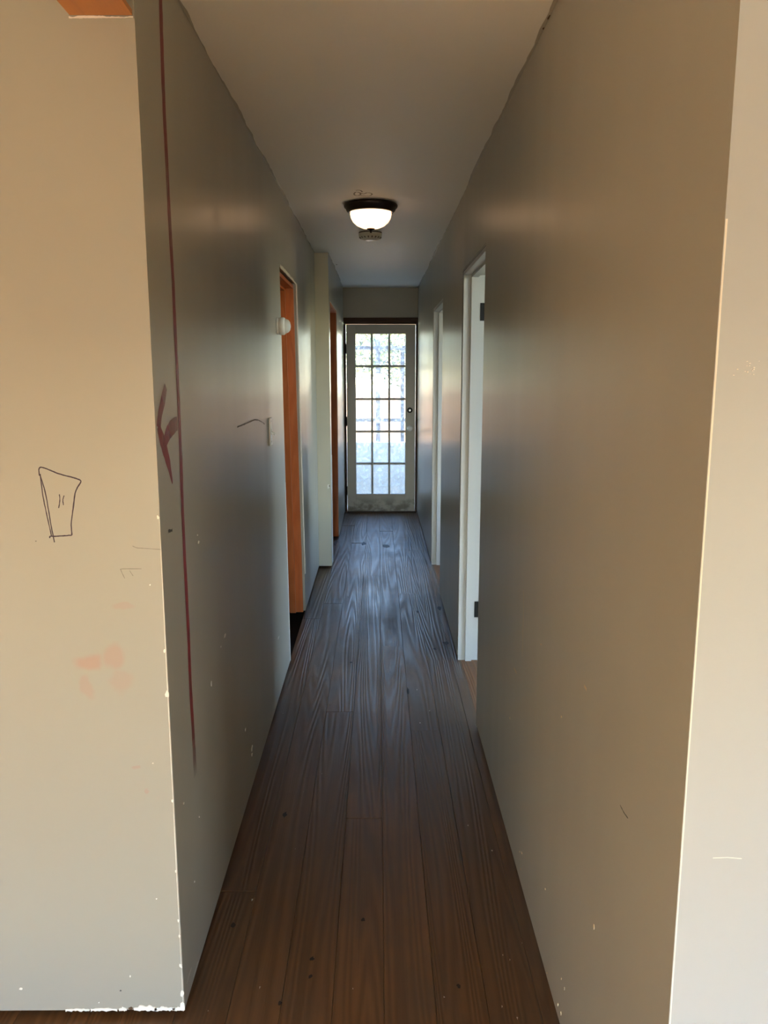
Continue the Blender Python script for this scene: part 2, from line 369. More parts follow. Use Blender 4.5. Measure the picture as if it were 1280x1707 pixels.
def cut_edge(x, y0, y1, side, m, name='paint_edge'):
    """wall paint lapping raggedly onto the ceiling"""
    bm = newbm(); y = y0; L = []; r = random.Random(int(abs(x)*1000)+int(y0*10)); wv = 0.006
    while y <= y1:
        wv = min(max(wv + r.uniform(-.003,.003), 0.001), 0.011)
        L.append((bm.verts.new((x, y, H-0.0006)), bm.verts.new((x+side*wv, y, H-0.0006)))); y += r.uniform(0.012, 0.05)
    for (a, b_), (c, d) in zip(L, L[1:]): bm.faces.new((a, b_, d, c) if side < 0 else (b_, a, c, d))
    for f in bm.faces:
        f.normal_update()
        if f.normal.z > 0: f.normal_flip()
    obj(name, bm, m, ceiling, fix=False)
cut_edge(XL, YF, YJ, 1, PAINT); cut_edge(XL2, YJ, YFAR, 1, PAINT); cut_edge(XR, YR, YFAR, -1, PAINT)

def chip(pl, pts, m, parent, thick=0.0012, name='paint_chip'):
    """ragged flake standing just proud of plane (normal pl)"""
    bm = newbm(); nrm = Vector(pl); lo = [bm.verts.new(Vector(p)) for p in pts]; hi = [bm.verts.new(Vector(p)+nrm*thick) for p in pts]
    bm.faces.new(hi); k = len(pts)
    for i in range(k): bm.faces.new((lo[i], lo[(i+1)%k], hi[(i+1)%k], hi[i]))
    return obj(name, bm, m, parent)
def chip_at(c, ax, ru, rv, m, parent, nrm, seed, name='paint_chip', n=9, thick=0.0012):
    r = random.Random(seed); pts = []
    for i in range(n):
        a = 2*math.pi*i/n; q = r.uniform(.55, 1.1); p = Vector(c)
        if ax == 0: p.y += ru*q*math.cos(a); p.z += rv*q*math.sin(a)
        elif ax == 1: p.x += ru*q*math.cos(a); p.z += rv*q*math.sin(a)
        else: p.x += ru*q*math.cos(a); p.y += rv*q*math.sin(a)
        pts.append(p)
    return chip(nrm, pts, m, parent, thick, name)

# ------------------------------------------------------------------ doorway linings (trim)
def lining(name, label, x0, x1, yn, yf, yn_t, yf_t, z, m, stop, th=0.02, near=True, drop=0.0):
    """jambs, head and stops of a doorway through a wall between x0 and x1"""
    t = thing(name, ((x0+x1)/2, (yn+yf)/2, drop), label, 'door frame', kind='structure')
    bm = newbm(); seg(bm, x0, x1, yf-th, yf_t-th, yf, yf_t, drop, z-th); sub(obj('jamb', bm, m), t)
    if near:
        bm = newbm(); seg(bm, x0, x1, yn, yn_t, yn+th, yn_t+th, drop, z-th); sub(obj('jamb', bm, m), t)
    bm = newbm(); box(bm, x0, x1, yn_t, yf_t, z-th, z); sub(obj('head_jamb', bm, m), t)
    s0, s1 = stop
    bm = newbm(); seg(bm, s0, s1, yf-th-.018, yf_t-th-.018, yf-th, yf_t-th, drop, z-th); sub(obj('door_stop', bm, m), t)
    bm = newbm(); box(bm, s0, s1, yn_t+th, yf_t-th-.012, z-th-.012, z-th); sub(obj('head_stop', bm, m), t)
    return t
d1 = lining('trim_2', 'white painted door frame with black hinges on right wall', XR+0.002, XR+T-0.003, R1N, R1F, R1N, R1F, R1Z, TRIM, (0.473, 0.506))
d2 = lining('trim_3', 'further white painted door frame on the right wall', XR+0.002, XR+T-0.003, R2N, R2F, R2N, R2F, R2Z, TRIM, (0.473, 0.506))
d3 = lining('trim_4', 'orange stained door frame in the near left wall', XL-T-0.01, XL-0.012, LN_B, LF_B-0.012, LN_T, LF_T-0.012, LZ-0.012, JAMB_OR, (XL-0.095, XL-0.058), drop=0.02)
d4 = lining('trim_5', 'orange stained door frame in the far left wall', XL2-T-0.01, XL2-0.004, L2N, L2F, L2N, L2F, L2Z, JAMB_OR, (XL2-0.11, XL2-0.075), drop=0.02)
# black hinges on the nearer white frame
for (z0, z1) in ((0.245, 0.333), (1.815, 1.903)):
    bm = newbm(); box(bm, 0.520, XR+T-0.004, R1F-0.0235, R1F-0.0195, z0, z1)
    h = sub(obj('hinge', bm, IRON), d1); h['label'] = 'black steel hinge leaf'
    bm = newbm(); lathe(bm, [(0,z0-.003),(.006,z0-.003),(.006,z1+.003),(0,z1+.003)], Matrix.Translation((XR+T-0.004, R1F-0.028, 0)), 12); sub(obj('hinge_pin', bm, IRON), d1)

# exposed plaster edge around the near left doorway where the casing was pulled off
def ragged_strip(name, a, b_, w0, out, thick, m, parent, nseg=70, amp=0.5, seed=1, ax=0):
    """irregular bead between points a and b_, width grows along vector out"""
    r = random.Random(seed); bm = newbm(); a, b_, out = Vector(a), Vector(b_), Vector(out).normalized(); nrm = Vector((1,0,0)) if ax == 0 else Vector((0,-1,0))
    A = []; wv = w0
    for i in range(nseg+1):
        t = i/nseg; wv = min(max(wv + r.uniform(-.3,.3)*w0*amp, w0*.45), w0*1.7); inn = r.uniform(0, .25)*w0
        p = a.lerp(b_, t); A.append([bm.verts.new(p - out*inn), bm.verts.new(p - out*inn + nrm*thick), bm.verts.new(p + out*wv + nrm*thick*.7), bm.verts.new(p + out*(wv+.001) - nrm*.001)])
    for q, s in zip(A, A[1:]):
        for i in range(3): bm.faces.new((q[i], q[i+1], s[i+1], s[i]))
    return obj(name, bm, m, parent)
ragged_strip('plaster_edge', (XL, LF_B-.004, ZB+0.25), (XL, LF_T-.004, LZ), 0.030, (0,1,0), 0.006, PLASTER, wall_left, 90, .5, 4)
ragged_strip('plaster_edge', (XL, LN_T, LZ-.004), (XL, LF_T+.012, LZ-.004), 0.013, (0,0,1), 0.004, PLASTER, wall_left, 40, .7, 5)
ragged_strip('plaster_edge', (XL, LN_B-.004, ZB), (XL, (LN_B+LN_T)/2-.004, 1.0), 0.006, (0,-1,0), 0.001, PLASTER, wall_left, 60, .9, 6)
ragged_strip('plaster_edge', (XL2, L2N-.003, ZB), (XL2, L2N-.003, 0.9), 0.006, (0,-1,0), 0.002, PLASTER, wall_jog, 30, .8, 9)
ragged_strip('torn_edge', (XR, R1N, R1Z), (XR, R1F+.004, R1Z), 0.007, (0,0,1), 0.002, SCUFF_GAP, wall_right, 40, .9, 7)
ragged_strip('torn_edge', (XR, R1F, .05), (XR, R1F, R1Z), 0.008, (0,1,0), 0.001, SCUFF_GAP, wall_right, 70, .6, 8)
# chipped plaster along the foot and corner of the cream wall, torn paper under the header
r = random.Random(12)
def foot_flake(u0, u1, h0, seed):
    """torn strip of plaster along the wall foot between two photo columns"""
    rr = random.Random(seed); x0, x1 = at(u0,1690,1,YF).x, at(u1,1690,1,YF).x; k = 12; top = []; bot = []
    for i in range(k+1):
        t = i/k; x = x0+(x1-x0)*t; env = math.sin(math.pi*min(max(t,.08),.95))**.6
        top.append(Vector((x, YF, ZB+.002+h0*env*rr.uniform(.5,1.15)))); bot.append(Vector((x, YF, ZB-.004*rr.random())))
    chip((0,-1,0), bot+top[::-1], PLASTER, wall_fl, .0016, 'plaster_flake')
for q in ((110,150,.003,1),(152,196,.004,2),(199,212,.006,3),(224,262,.012,4),(258,292,.007,5),(288,306,.006,6)): foot_flake(*q)
chip_at(Vector((at(218,1690,1,YF).x, YF, ZB+.004)), 1, .008, .005, CHIPB, wall_fl, (0,-1,0), 44, 'torn_patch', 10, .0012)
for v, s in ((862,1),(1085,1),(1157,2),(1335,1),(1452,1),(1535,1),(1610,1.5),(1655,2.3),(1678,2.6),(1560,1)):
    c = Vector((XL-.004, YF, at(300, v, 1, YF).z))
    chip_at(c, 1, .0028*s, .005*s, PLASTER, wall_fl, (0,-1,0), v, 'plaster_flake', 8, .0012)
bm = newbm(); zc = ZB+.001
ragged_strip('corner_edge', (XL-.003, YF, ZB), (XL-.001, YF, 1.25), 0.0007, (-1,0,0), 0.0006, PLASTER, wall_fl, 90, .8, 21, ax=1); bm.free()
ragged_strip('torn_paper', (-0.606, YF-.001, 2.247), (XL-.002, YF-.001, 2.248), 0.0026, (0,0,1), 0.003, PLASTER, wall_fl, 36, 1.4, 22, ax=1)
ragged_strip('corner_edge', (XR+.001, YR, ZB), (XR+.001, YR, 1.75), 0.0015, (1,0,0), 0.0006, PLASTER, wall_fr, 60, .4, 23, ax=1)

# ------------------------------------------------------------------ drawn marks, scratches, flakes
def on_front(pts): return [at(u, v, 1, YF) for u, v in pts]
def on_left(pts): return [at(u, v, 0, XL) for u, v in pts]
FN, LN_, RN = (0,-1,0), (1,0,0), (-1,0,0)
dr = obj('marker_drawing', newbm(), INK, wall_fl); dr['label'] = 'purple-black marker outline of a tapered cup shape'
def ink(pts, hw): ribbon('marker_stroke', spline(on_front(pts)), hw, FN, INK, dr, 0.0003)
ink([(66,793),(65,782),(70,779),(84,784),(99,790),(118,795),(131,799),(135,803),(129,813),(125,824),(122,848),(119,872),(120,892)], .0014)
ink([(120,892),(108,893),(92,894),(84,894),(83,897)], .0014)
ink([(67,790),(72,828),(79,862),(86,893)], .0011)
ink([(67,792),(75,818),(81,850),(86,880),(91,904)], .0012)
ink([(99,824),(100,833),(98,847)], .0010)
ink([(107,826),(105,833),(106,842)], .0010)
for pts in ([(221,910),(228,913),(240,914),(268,916)], [(200,949),(208,948),(236,948)], [(201,949),(204,956),(208,964)], [(216,951),(222,960)]):
    ribbon('pencil_stroke', spline(on_front(pts)), .0006, FN, PENCIL, wall_fl, .0002)
chip_at(at(60,902,1,YF), 1, .002, .001, SCUFF_GAP, wall_fl, FN, 3, 'scuff')
chip_at(at(201,1651,1,YF), 1, .003, .0015, SCUFF_GAP, wall_fl, FN, 4, 'scuff')
for u, v, a, c_ in ((35,1648,.0045,.003),(165,1671,.002,.0015),(217,1627,.0018,.004),(261,1498,.002,.002),(250,975,.002,.002),(255,1272,.002,.0015)):
    chip_at(at(u,v,1,YF), 1, a, c_, PLASTER, wall_fl, FN, u, 'paint_chip')
# red marker on the left wall: long plumb line and a branching sign
RED = mat('red_marker', (0.26, 0.018, 0.024), 0.45); n, l, b = nodes(RED)
va = n.new('ShaderNodeVertexColor'); va.layer_name = 'ink'; tr = n.new('ShaderNodeBsdfTransparent'); mx = n.new('ShaderNodeMixShader')
g = n.new('ShaderNodeNewGeometry').outputs['Position']
fac = mth(n, l, 'MULTIPLY', va.outputs['Color'], ramp(n, l, noise(n, l, mapv(n, l, g, (60, 160, 14)), 1.0, 2), 0.1, 0.45), clamp=True)
l.new(fac, mx.inputs[0]); l.new(tr.outputs[0], mx.inputs[1]); l.new(b.outputs[0], mx.inputs[2]); l.new(mx.outputs[0], n['Material Output'].inputs['Surface'])
line = [(267,-6),(269,60),(271.5,140),(274,200),(278,280),(283,380),(288,470),(292,560),(297,660),(301,760),(304,850),(309,960),(314,1060),(317,1140),(321,1210),(324,1265),(326,1300)]
alp = [.75,.75,.75,.7,.6,.6,.8,.75,.6,.65,.9,1,1,.85,.7,.4,.0]
P = on_left(line); PP = []; AA = []
for i in range(len(P)-1):
    for k in range(5): PP.append(P[i].lerp(P[i+1], k/5)); AA.append(alp[i]+(alp[i+1]-alp[i])*k/5)
o = ribbon('red_line', PP, [0.014 if a > .5 else .016 for a in AA], LN_, RED, wall_left, .0012, AA); o['label'] = 'red marker line drawn from ceiling down'
for pts, ws, als in (([(276,644),(271,668),(266,692),(264,714)], (.03,.045,.04,.045), (.5,.6,.65,.7)), ([(263,710),(268,728),(274,748),(281,775),(287,806)], (.03,.05,.055,.04,.008), (.6,.7,.75,.75,.7)),
                ([(295,706),(286,713),(278,726),(273,745)], (.045,.055,.05,.035), (.45,.55,.65,.7))):
    Q = spline(on_left(pts), 4); W = []; A2 = []
    for i in range(len(Q)):
        t = i/(len(Q)-1)*(len(ws)-1); k = min(int(t), len(ws)-2); f = t-k
        W.append((ws[k]+(ws[k+1]-ws[k])*f)*.36); A2.append(als[k]+(als[k+1]-als[k])*f)
    ribbon('red_sign_stroke', Q, W, LN_, RED, wall_left, .001, A2, .0007)
# scuffs and flakes of the two long walls
for u, v, a, c_ in ((375,1059,.020,.006),(352,1139,.006,.010),(464,1063,.028,.006),(331,904,.01,.004),(368,1078,.006,.003),(409,1216,.008,.006),(420,1247,.02,.01),(329,892,.004,.002),(506,1378,.01,.004),
                  (324,1470,.005,.003),(534,1468,.01,.004),(306,1339,.004,.003),(332,1362,.004,.003),(420,1258,.012,.006)):
    if u > 500: continue
    chip_at(at(u,v,0,XL), 0, a, c_, PLASTER, wall_left, LN_, u+v)
ribbon('scuff', spline(on_left([(395,712),(410,706),(425,700),(434,702),(441,707)])), .0025, LN_, PENCIL, wall_left, .001)
ribbon('scuff', spline(on_left([(280,886),(287,884)])), .004, LN_, SCUFF_GAP, wall_left, .002)
for p in ([(330,1602),(326,1616),(322,1629)], [(319,1613),(315,1625),(311,1640)]): ribbon('scratch', on_left(p), .0012, LN_, PLASTER, wall_left, .0004)
def on_right(pts): return [at(u, v, 0, XR) for u, v in pts]
SCR = mat('raw_scratch', (0.66, 0.52, 0.33), 0.7)
ribbon('scratch', on_right([(873,984),(873,1010),(872,1050),(871,1095)]), .0022, RN, SCR, wall_right, .0004)
for p in ([(857,1114),(861,1122)], [(974,1143),(978,1150)]): ribbon('scratch', on_right(p), .003, RN, SCR, wall_right, .0005)
ribbon('scuff', spline(on_right([(1034,1342),(1040,1354),(1047,1364)])), .0012, RN, SCUFF_GAP, wall_right, .0003)
for u, v, a, c_ in ((902,1074,.004,.003),(936,1195,.003,.003),(990,1545,.0035,.006),(909,1482,.004,.003),(936,1632,.002,.004),(941,1648,.002,.005),(930,1675,.002,.006),(935,1690,.002,.006),(870,1422,.005,.003),(868,1449,.004,.003),
                  (912,1622,.003,.003),(866,1420,.004,.002),(850,1197,.006,.003)):
    chip_at(at(u,v,0,XR), 0, a, c_, SCR, wall_right, RN, u+v)
for i in range(15):                                      # spatter and scratch on the pale right wall
    u, v = 1245+random.gauss(0,9), 614+random.gauss(0,6); chip_at(at(u,v,1,YR), 1, random.uniform(.0004,.0014), random.uniform(.0004,.0012), PLASTER, wall_fr, FN, i, 'paint_spatter', 7)
ribbon('scratch', [at(1188,1430,1,YR), at(1212,1429,1,YR), at(1236,1431,1,YR)], .0006, FN, PLASTER, wall_fr)
# pencil scribble and a chip on the ceiling
CN = (0,0,-1)
for pts in ([(590,323),(593,320),(599,321),(601,324),(596,326),(591,325),(590,322)], [(600,321),(606,323),(612,321),(618,322),(620,324),(616,326),(608,326),(601,325)], [(593,317),(600,317),(604,320)]):
    ribbon('pencil_scribble', spline([at(u,v,2,H) for u,v in pts], 5), .004, CN, PENCIL, ceiling, .001)
chip_at(at(561,441,2,H), 2, .007, .012, SCUFF_GAP, ceiling, CN, 5, 'scuff')
for u, v, a, c_ in ((907,47,.005,.010),(915,28,.003,.016)): chip_at(at(u,v,2,H), 2, a, c_, CHIPB, ceiling, CN, u, 'torn_patch')
# dents in the jog corner
c = at(547,811,1,YJ); c.y = YJ-.003; chip_at(c, 1, .010, .022, PLASTER, wall_jog, FN, 6, 'plaster_flake', 7)
c = at(549,810,1,YJ); c.y = YJ-.004; chip_at(c, 1, .006, .008, SCUFF_GAP, wall_jog, FN, 7, 'dent', 6)

# knots and worn-in dirt on the boards, crumbs of plaster
KNOT = mat('dark_knot', (0.010, 0.006, 0.004), 0.6)
for u, v, a, c_ in ((475,1358,.008,.020),(520,1598,.007,.009),(517,1628,.006,.008),(605,1533,.007,.010),(388,1542,.009,.012),(467,1672,.007,.008),(765,1644,.007,.008),(696,1020,.012,.03),(732,1014,.016,.05),(743,1072,.02,.035),(585,1104,.008,.012),
                    (680,1152,.006,.05),(559,905,.02,.12),(606,906,.025,.08),(643,910,.04,.07),(725,1082,.012,.02)):
    p = at(u,v,2,0.0012); chip_at(p, 2, a, c_, KNOT, floor, (0,0,1), u, 'knot', 11, .0002)
bm = newbm(); r = random.Random(5)
for u, v in ((695,1150),(716,1185),(550,1175),(493,1180),(471,1190),(492,1415),(420,1500),(820,1418),(780,1376),(870,1572),(838,1592),(850,1600),(862,1697),(837,1678),(347,1685),(588,1648),(433,1646),(740,1662),(536,1290),(506,1320),(700,1205),(580,995)):
    p = at(u,v,2,0.001); s = r.uniform(.0015,.004); rot = r.uniform(0,3)
    f = [(p.x+s*math.cos(rot+k*2.09)*r.uniform(.5,1.2), p.y+1.6*s*math.sin(rot+k*2.09), .001) for k in range(3)]
    lo = [bm.verts.new(q) for q in f]; hi = [bm.verts.new((q[0]*.6+p.x*.4, q[1]*.6+p.y*.4, .001+s*.5)) for q in f]
    bm.faces.new(hi)
    for i in range(3): bm.faces.new((lo[i], lo[(i+1)%3], hi[(i+1)%3], hi[i]))
crumb = mat('plaster_crumb', (0.45, 0.38, 0.30), 0.8)
tag(obj('plaster_crumbs', bm, crumb), 'tiny plaster crumbs scattered over the plank floor', 'debris', kind='stuff')

# ================================================================== glazed door at the end
DX0, DX1, DZ0, DZ1, DY = -0.343, 0.405, 0.014, 2.056, YFAR+0.012
GX0, GX1, GZ0, GZ1 = -0.243, 0.298, 0.209, 1.958; MW, MH = 0.023, 0.025
DOORP = mat('grey_white_door_paint', (0.50, 0.485, 0.44), 0.4); n, l, b = nodes(DOORP)
g = n.new('ShaderNodeNewGeometry').outputs['Position']
d_ = noise(n, l, mapv(n, l, g, (7, 7, 9)), 1.0, 4, .6); sp = n.new('ShaderNodeSeparateXYZ'); l.new(g, sp.inputs[0])
low = mth(n, l, 'SUBTRACT', 1.0, ramp(n, l, sp.outputs['Z'], .06, .22)); grime = mth(n, l, 'MULTIPLY', low, ramp(n, l, d_, .40, .60))
l.new(mixc(n, l, mth(n, l, 'MULTIPLY', grime, .75), (0.50, 0.485, 0.44), (0.10, 0.085, 0.06)), b.inputs['Base Color'])
# dirty single glazing
GLASS = bpy.data.materials.new('dirty_glass'); GLASS.use_nodes = True; n = GLASS.node_tree.nodes; l = GLASS.node_tree.links; n.remove(n['Principled BSDF'])
tr = n.new('ShaderNodeBsdfTransparent'); tr.inputs[0].default_value = (.46,.47,.47,1); gl = n.new('ShaderNodeBsdfGlossy'); gl.inputs['Roughness'].default_value = .02
tl = n.new('ShaderNodeBsdfTranslucent'); tl.inputs[0].default_value = (.46,.47,.48,1)
fr = n.new('ShaderNodeFresnel'); fr.inputs[0].default_value = 1.45; m1 = n.new('ShaderNodeMixShader'); m2 = n.new('ShaderNodeMixShader')
g = n.new('ShaderNodeNewGeometry').outputs['Position']
dirt = mth(n, l, 'MULTIPLY_ADD', ramp(n, l, noise(n, l, mapv(n, l, g, (30,30,24)), 1.0, 5, .7), .40, .66), .30, .10)
l.new(dirt, m1.inputs[0]); l.new(tr.outputs[0], m1.inputs[1]); l.new(tl.outputs[0], m1.inputs[2])
l.new(fr.outputs[0], m2.inputs[0]); l.new(m1.outputs[0], m2.inputs[1]); l.new(gl.outputs[0], m2.inputs[2]); l.new(m2.outputs[0], n['Material Output'].inputs['Surface'])

door = thing('door_1', ((DX0+DX1)/2, DY, DZ0), 'off-white fifteen-pane glazed door at the hallway end', 'door', kind='structure')
def dpart(name, x0, x1, z0, z1, y0=0.0, y1=0.042, m=DOORP, bv=.002):
    bm = newbm(); box(bm, x0, x1, DY+y0, DY+y1, z0, z1); bevel(bm, bv); return sub(obj(name, bm, m), door)
dpart('stile', DX0, GX0, DZ0, DZ1); dpart('stile', GX1, DX1, DZ0, DZ1)
dpart('top_rail', GX0, GX1, GZ1, DZ1); dpart('bottom_rail', GX0, GX1, DZ0, GZ0, .003, .039)
pw = (GX1-GX0-2*MW)/3; ph = (GZ1-GZ0-4*MH)/5
for i in (1, 2): x = GX0+i*pw+(i-1)*MW; dpart('vertical_muntin', x, x+MW, GZ0, GZ1, .004, .038, bv=.005)
for j in range(1, 5): z = GZ0+j*ph+(j-1)*MH; dpart('horizontal_muntin', GX0, GX1, z, z+MH, .005, .037, bv=.005)
for i in range(3):
    for j in range(5):
        x = GX0+i*(pw+MW); z = GZ0+j*(ph+MH); bm = newbm(); y = DY+.021; e = .003
        v = [bm.verts.new(q) for q in ((x-e,y,z-e),(x+pw+e,y,z-e),(x+pw+e,y,z+ph+e),(x-e,y,z+ph+e))]; bm.faces.new(v)
        o = sub(obj('glass_pane', bm, GLASS, fix=False), door)
FY = Matrix.Rotation(math.radians(90), 4, 'X')      # lathe axis -> -Y
def lathe_front(name, prof, x, z, m, parent, y=DY): bm = newbm(); lathe(bm, prof, Matrix.Translation((x, y, z)) @ FY, 28); return sub(obj(name, bm, m, smooth=True), parent)
kn = lathe_front('door_knob', [(0,-.004),(.031,-.004),(.032,.004),(.026,.008),(.012,.012),(.011,.030),(.020,.036),(.0275,.046),(.029,.056),(.024,.066),(.012,.071),(0,.072)], .348, .939, KNOB_WHITE, door); kn['label'] = 'white round door knob'
db = lathe_front('deadbolt', [(0,-.004),(.029,-.004),(.030,.006),(.024,.011),(0,.012)], .347, 1.139, IRON, door); db['label'] = 'dark round deadbolt with steel face'
bm = newbm(); lathe(bm, [(.013,.0115),(.015,.016),(.008,.018),(0,.018)], Matrix.Translation((.347, DY, 1.139)) @ FY, 20)
sub(obj('cylinder_face', bm, SCREW, smooth=True), door)
bm = newbm(); box(bm, .342, .352, DY-.030, DY-.017, 1.128, 1.150); bevel(bm, .002); sub(obj('thumb_turn', bm, NICKEL), door)
for z in (1.80, 1.02, .25):
    bm = newbm(); lathe(bm, [(0,z-.05),(.008,z-.05),(.008,z+.05),(0,z+.05)], Matrix.Translation((DX0-.007, DY-.004, 0)), 12); sub(obj('hinge', bm, IRON), door)
# rough frame around it
ff = thing('trim_6', (.03, YFAR, 0), 'rough dark wooden frame around the glazed door', 'door frame', kind='structure')
def fpart(name, x0, x1, y0, y1, z0, z1): bm = newbm(); box(bm, x0, x1, y0, y1, z0, z1); bevel(bm, .002); return sub(obj(name, bm, FRAME_DK), ff)
fpart('head', XL2+.002, XR-.002, YFAR-.004, YFAR+.15, 2.088, 2.128); fpart('head_stop', XL2+.004, XR-.004, YFAR+.006, YFAR+.15, 2.062, 2.088)
fpart('side_jamb', XL2+.003, DX0-.006, YFAR+.03, YFAR+.15, .0, 2.062); fpart('side_jamb', DX1+.006, XR-.003, YFAR+.03, YFAR+.15, .0, 2.062)
fpart('threshold', XL2+.003, XR-.003, YFAR+.002, YFAR+.16, -.02, .010)

# ================================================================== fixtures
# ceiling lamp; the frosted bowl itself glows
FROST = mat('frosted_lamp_glass', (.80,.74,.66), .3); n, l, b = nodes(FROST)
g = n.new('ShaderNodeNewGeometry').outputs['Position']
cl = mixc(n, l, ramp(n, l, noise(n, l, mapv(n, l, g, (14, 14, 9)), 1.0, 3, .6), .38, .68), (1.0,.66,.38), (1.0,.54,.28)); l.new(cl, b.inputs['Emission Color'])
b.inputs['Emission Strength'].default_value = 0.75        # lit bowl
def ceiling_lamp(LC, label):
    lamp = thing('ceiling_lamp', LC, label, 'ceiling lamp'); Mz = Matrix.Translation(LC)
    def lpart(name, prof, m, seg=48): bm = newbm(); lathe(bm, prof, Mz, seg); return sub(obj(name, bm, m, smooth=True), lamp)
    lpart('canopy_rim', [(0,0),(.132,0),(.139,-.003),(.143,-.010),(.142,-.018),(.134,-.026),(.130,-.036),(.122,-.044),(.117,-.046),(.112,-.044),(.110,-.030),(0,-.028)], BRONZE)
    lpart('glass_bowl', [(.109,-.040),(.1105,-.052),(.106,-.074),(.094,-.094),(.074,-.111),(.048,-.122),(.022,-.1265),(.008,-.127)], FROST)
    lpart('finial', [(.006,-.120),(.020,-.124),(.022,-.128),(.016,-.132),(.007,-.134),(.006,-.142),(.005,-.147),(0,-.149)], BRONZE, 24)
ceiling_lamp(Vector((-0.037, 4.47, H)), 'lit frosted bowl ceiling lamp with dark bronze rim in the hallway')

# smoke detector further along the ceiling
SC_ = Vector((-0.048, 5.36, H)); smk = thing('smoke_detector', SC_, 'round off-white smoke detector on ceiling behind the lamp', 'smoke detector')
Ms = Matrix.Translation(SC_)
bm = newbm(); lathe(bm, [(0,0),(.074,0),(.075,-.004),(.070,-.007)], Ms, 36); sub(obj('base_plate', bm, SCUFF_GAP, smooth=True), smk)  # dark colour paints the shadow gap between cover and ceiling
bm = newbm(); lathe(bm, [(.074,-.007),(.076,-.012),(.072,-.030),(.060,-.042),(.045,-.045),(.043,-.048),(.020,-.049),(0,-.049)], Ms, 36); sub(obj('cover', bm, IVORY, smooth=True), smk)
for i in range(18):
    a = 2*math.pi*i/18; bm = newbm(); M = Ms @ Matrix.Rotation(a, 4, 'Z'); pts = [(.062,-.004,-.0385),(.072,-.004,-.0310),(.072,.004,-.0310),(.062,.004,-.0385)]
    v = [bm.verts.new(M @ Vector((p[0]+.001, p[1], p[2]-.0015))) for p in pts]; v2 = [bm.verts.new(M @ Vector((p[0]-.001, p[1], p[2]+.002))) for p in pts]
    bm.faces.new(v); 
    for k in range(4): bm.faces.new((v[k], v[(k+1)%4], v2[(k+1)%4], v2[k]))
    sub(obj('vent_slot', bm, PENCIL), smk)

# round white alarm on the left wall by the doorway
AC = Vector((XL, 3.86, 1.772)); al = thing('wall_alarm', AC, 'round white plastic alarm on left wall beside orange doorway', 'alarm')
FX = Matrix.Translation(AC) @ Matrix.Rotation(math.radians(90), 4, 'Y')
bm = newbm(); lathe(bm, [(0,0),(.036,0),(.0385,.003),(.0385,.010),(.034,.0125),(.034,.014)], FX, 32); sub(obj('mounting_base', bm, PLASTIC, smooth=True), al)
bm = newbm(); lathe(bm, [(.034,.014),(.040,.016),(.041,.034),(.038,.040),(.034,.041)], FX, 32); sub(obj('body', bm, PLASTIC, smooth=True), al)
bm = newbm(); lathe(bm, [(.034,.041),(.033,.046),(.029,.056),(.020,.063),(.008,.066),(0,.0665)], FX, 32); sub(obj('dome', bm, IVORY, smooth=True), al)
# toggle switch
a0, a1 = at(447,696,0,XL), at(452,743,0,XL); SWC = Vector((XL, 3.53, 1.30)); sw = thing('light_switch', SWC, 'white toggle light switch plate on left wall', 'light switch')
bm = newbm(); box(bm, XL, XL+.007, 3.53-.036, 3.53+.036, 1.30-.060, 1.30+.062); bevel(bm, .003, 2); sub(obj('cover_plate', bm, PLASTIC), sw)
bm = newbm(); box(bm, XL+.006, XL+.009, 3.53-.007, 3.53+.007, 1.288, 1.312); sub(obj('toggle_collar', bm, IVORY), sw)
bm = newbm(); hexa(bm, [(XL+.007,3.525,1.296),(XL+.023,3.526,1.284),(XL+.023,3.534,1.284),(XL+.007,3.535,1.296),(XL+.007,3.525,1.306),(XL+.025,3.526,1.291),(XL+.025,3.534,1.291),(XL+.007,3.535,1.306)]); bevel(bm,.0015); sub(obj('toggle', bm, PLASTIC), sw)
for z in (1.256, 1.346):
    bm = newbm(); lathe(bm, [(0,.0065),(.0035,.0065),(.0032,.0080),(0,.0083)], Matrix.Translation((XL,3.53,z)) @ Matrix.Rotation(math.radians(90),4,'Y'), 12); sub(obj('screw', bm, SCREW), sw)

# ================================================================== outdoors
GND = mat('dry_ground', (0.34, 0.26, 0.16), 0.9); n, l, b = nodes(GND); g = n.new('ShaderNodeNewGeometry').outputs['Position']
l.new(mixc(n, l, ramp(n, l, noise(n, l, g, 1.5, 5, .6), .35, .65), (0.17,0.14,0.08), (0.12,0.13,0.06)), b.inputs['Base Color'])
bm = newbm(); box(bm, -60, 60, -60, 60, -.5, -.35); struct('ground', bm, GND, 'dry sunlit yard ground outside the house', 'ground')
BLOCK_TAN = mat('blocker_tan', (0.30, 0.21, 0.13), 0.8)
nb = thing('sky_blocker', (-10.5, -3, -.35), 'unseen tan house added to block sky from the left window', 'light blocker')  # added out of view to keep low sky off the right hall wall
bm = newbm(); box(bm, -12.5, -8.5, -14, 8, -.35, 3.0); sub(obj('blocker_wall', bm, BLOCK_TAN), nb)
bm = newbm(); hexa(bm, [(-12.9,-14.3,3.0),(-8.1,-14.3,3.0),(-8.1,8.3,3.0),(-12.9,8.3,3.0),(-10.6,-14.3,4.3),(-10.4,-14.3,4.3),(-10.4,8.3,4.3),(-10.6,8.3,4.3)]); sub(obj('blocker_roof', bm, FRAME_DK), nb)
CONC = mat('pale_concrete', (0.62, 0.63, 0.64), 0.7); n, l, b = nodes(CONC); g = n.new('ShaderNodeNewGeometry').outputs['Position']
l.new(mixc(n, l, ramp(n, l, noise(n, l, g, 5, 5, .65), .35, .65), (0.92,0.85,0.74), (0.70,0.65,0.57)), b.inputs['Base Color'])
bm = newbm(); box(bm, -2.4, 2.4, 8.96, 10.4, -.35, -.06); struct('patio', bm, CONC, 'pale concrete porch slab outside the glazed door', 'patio')
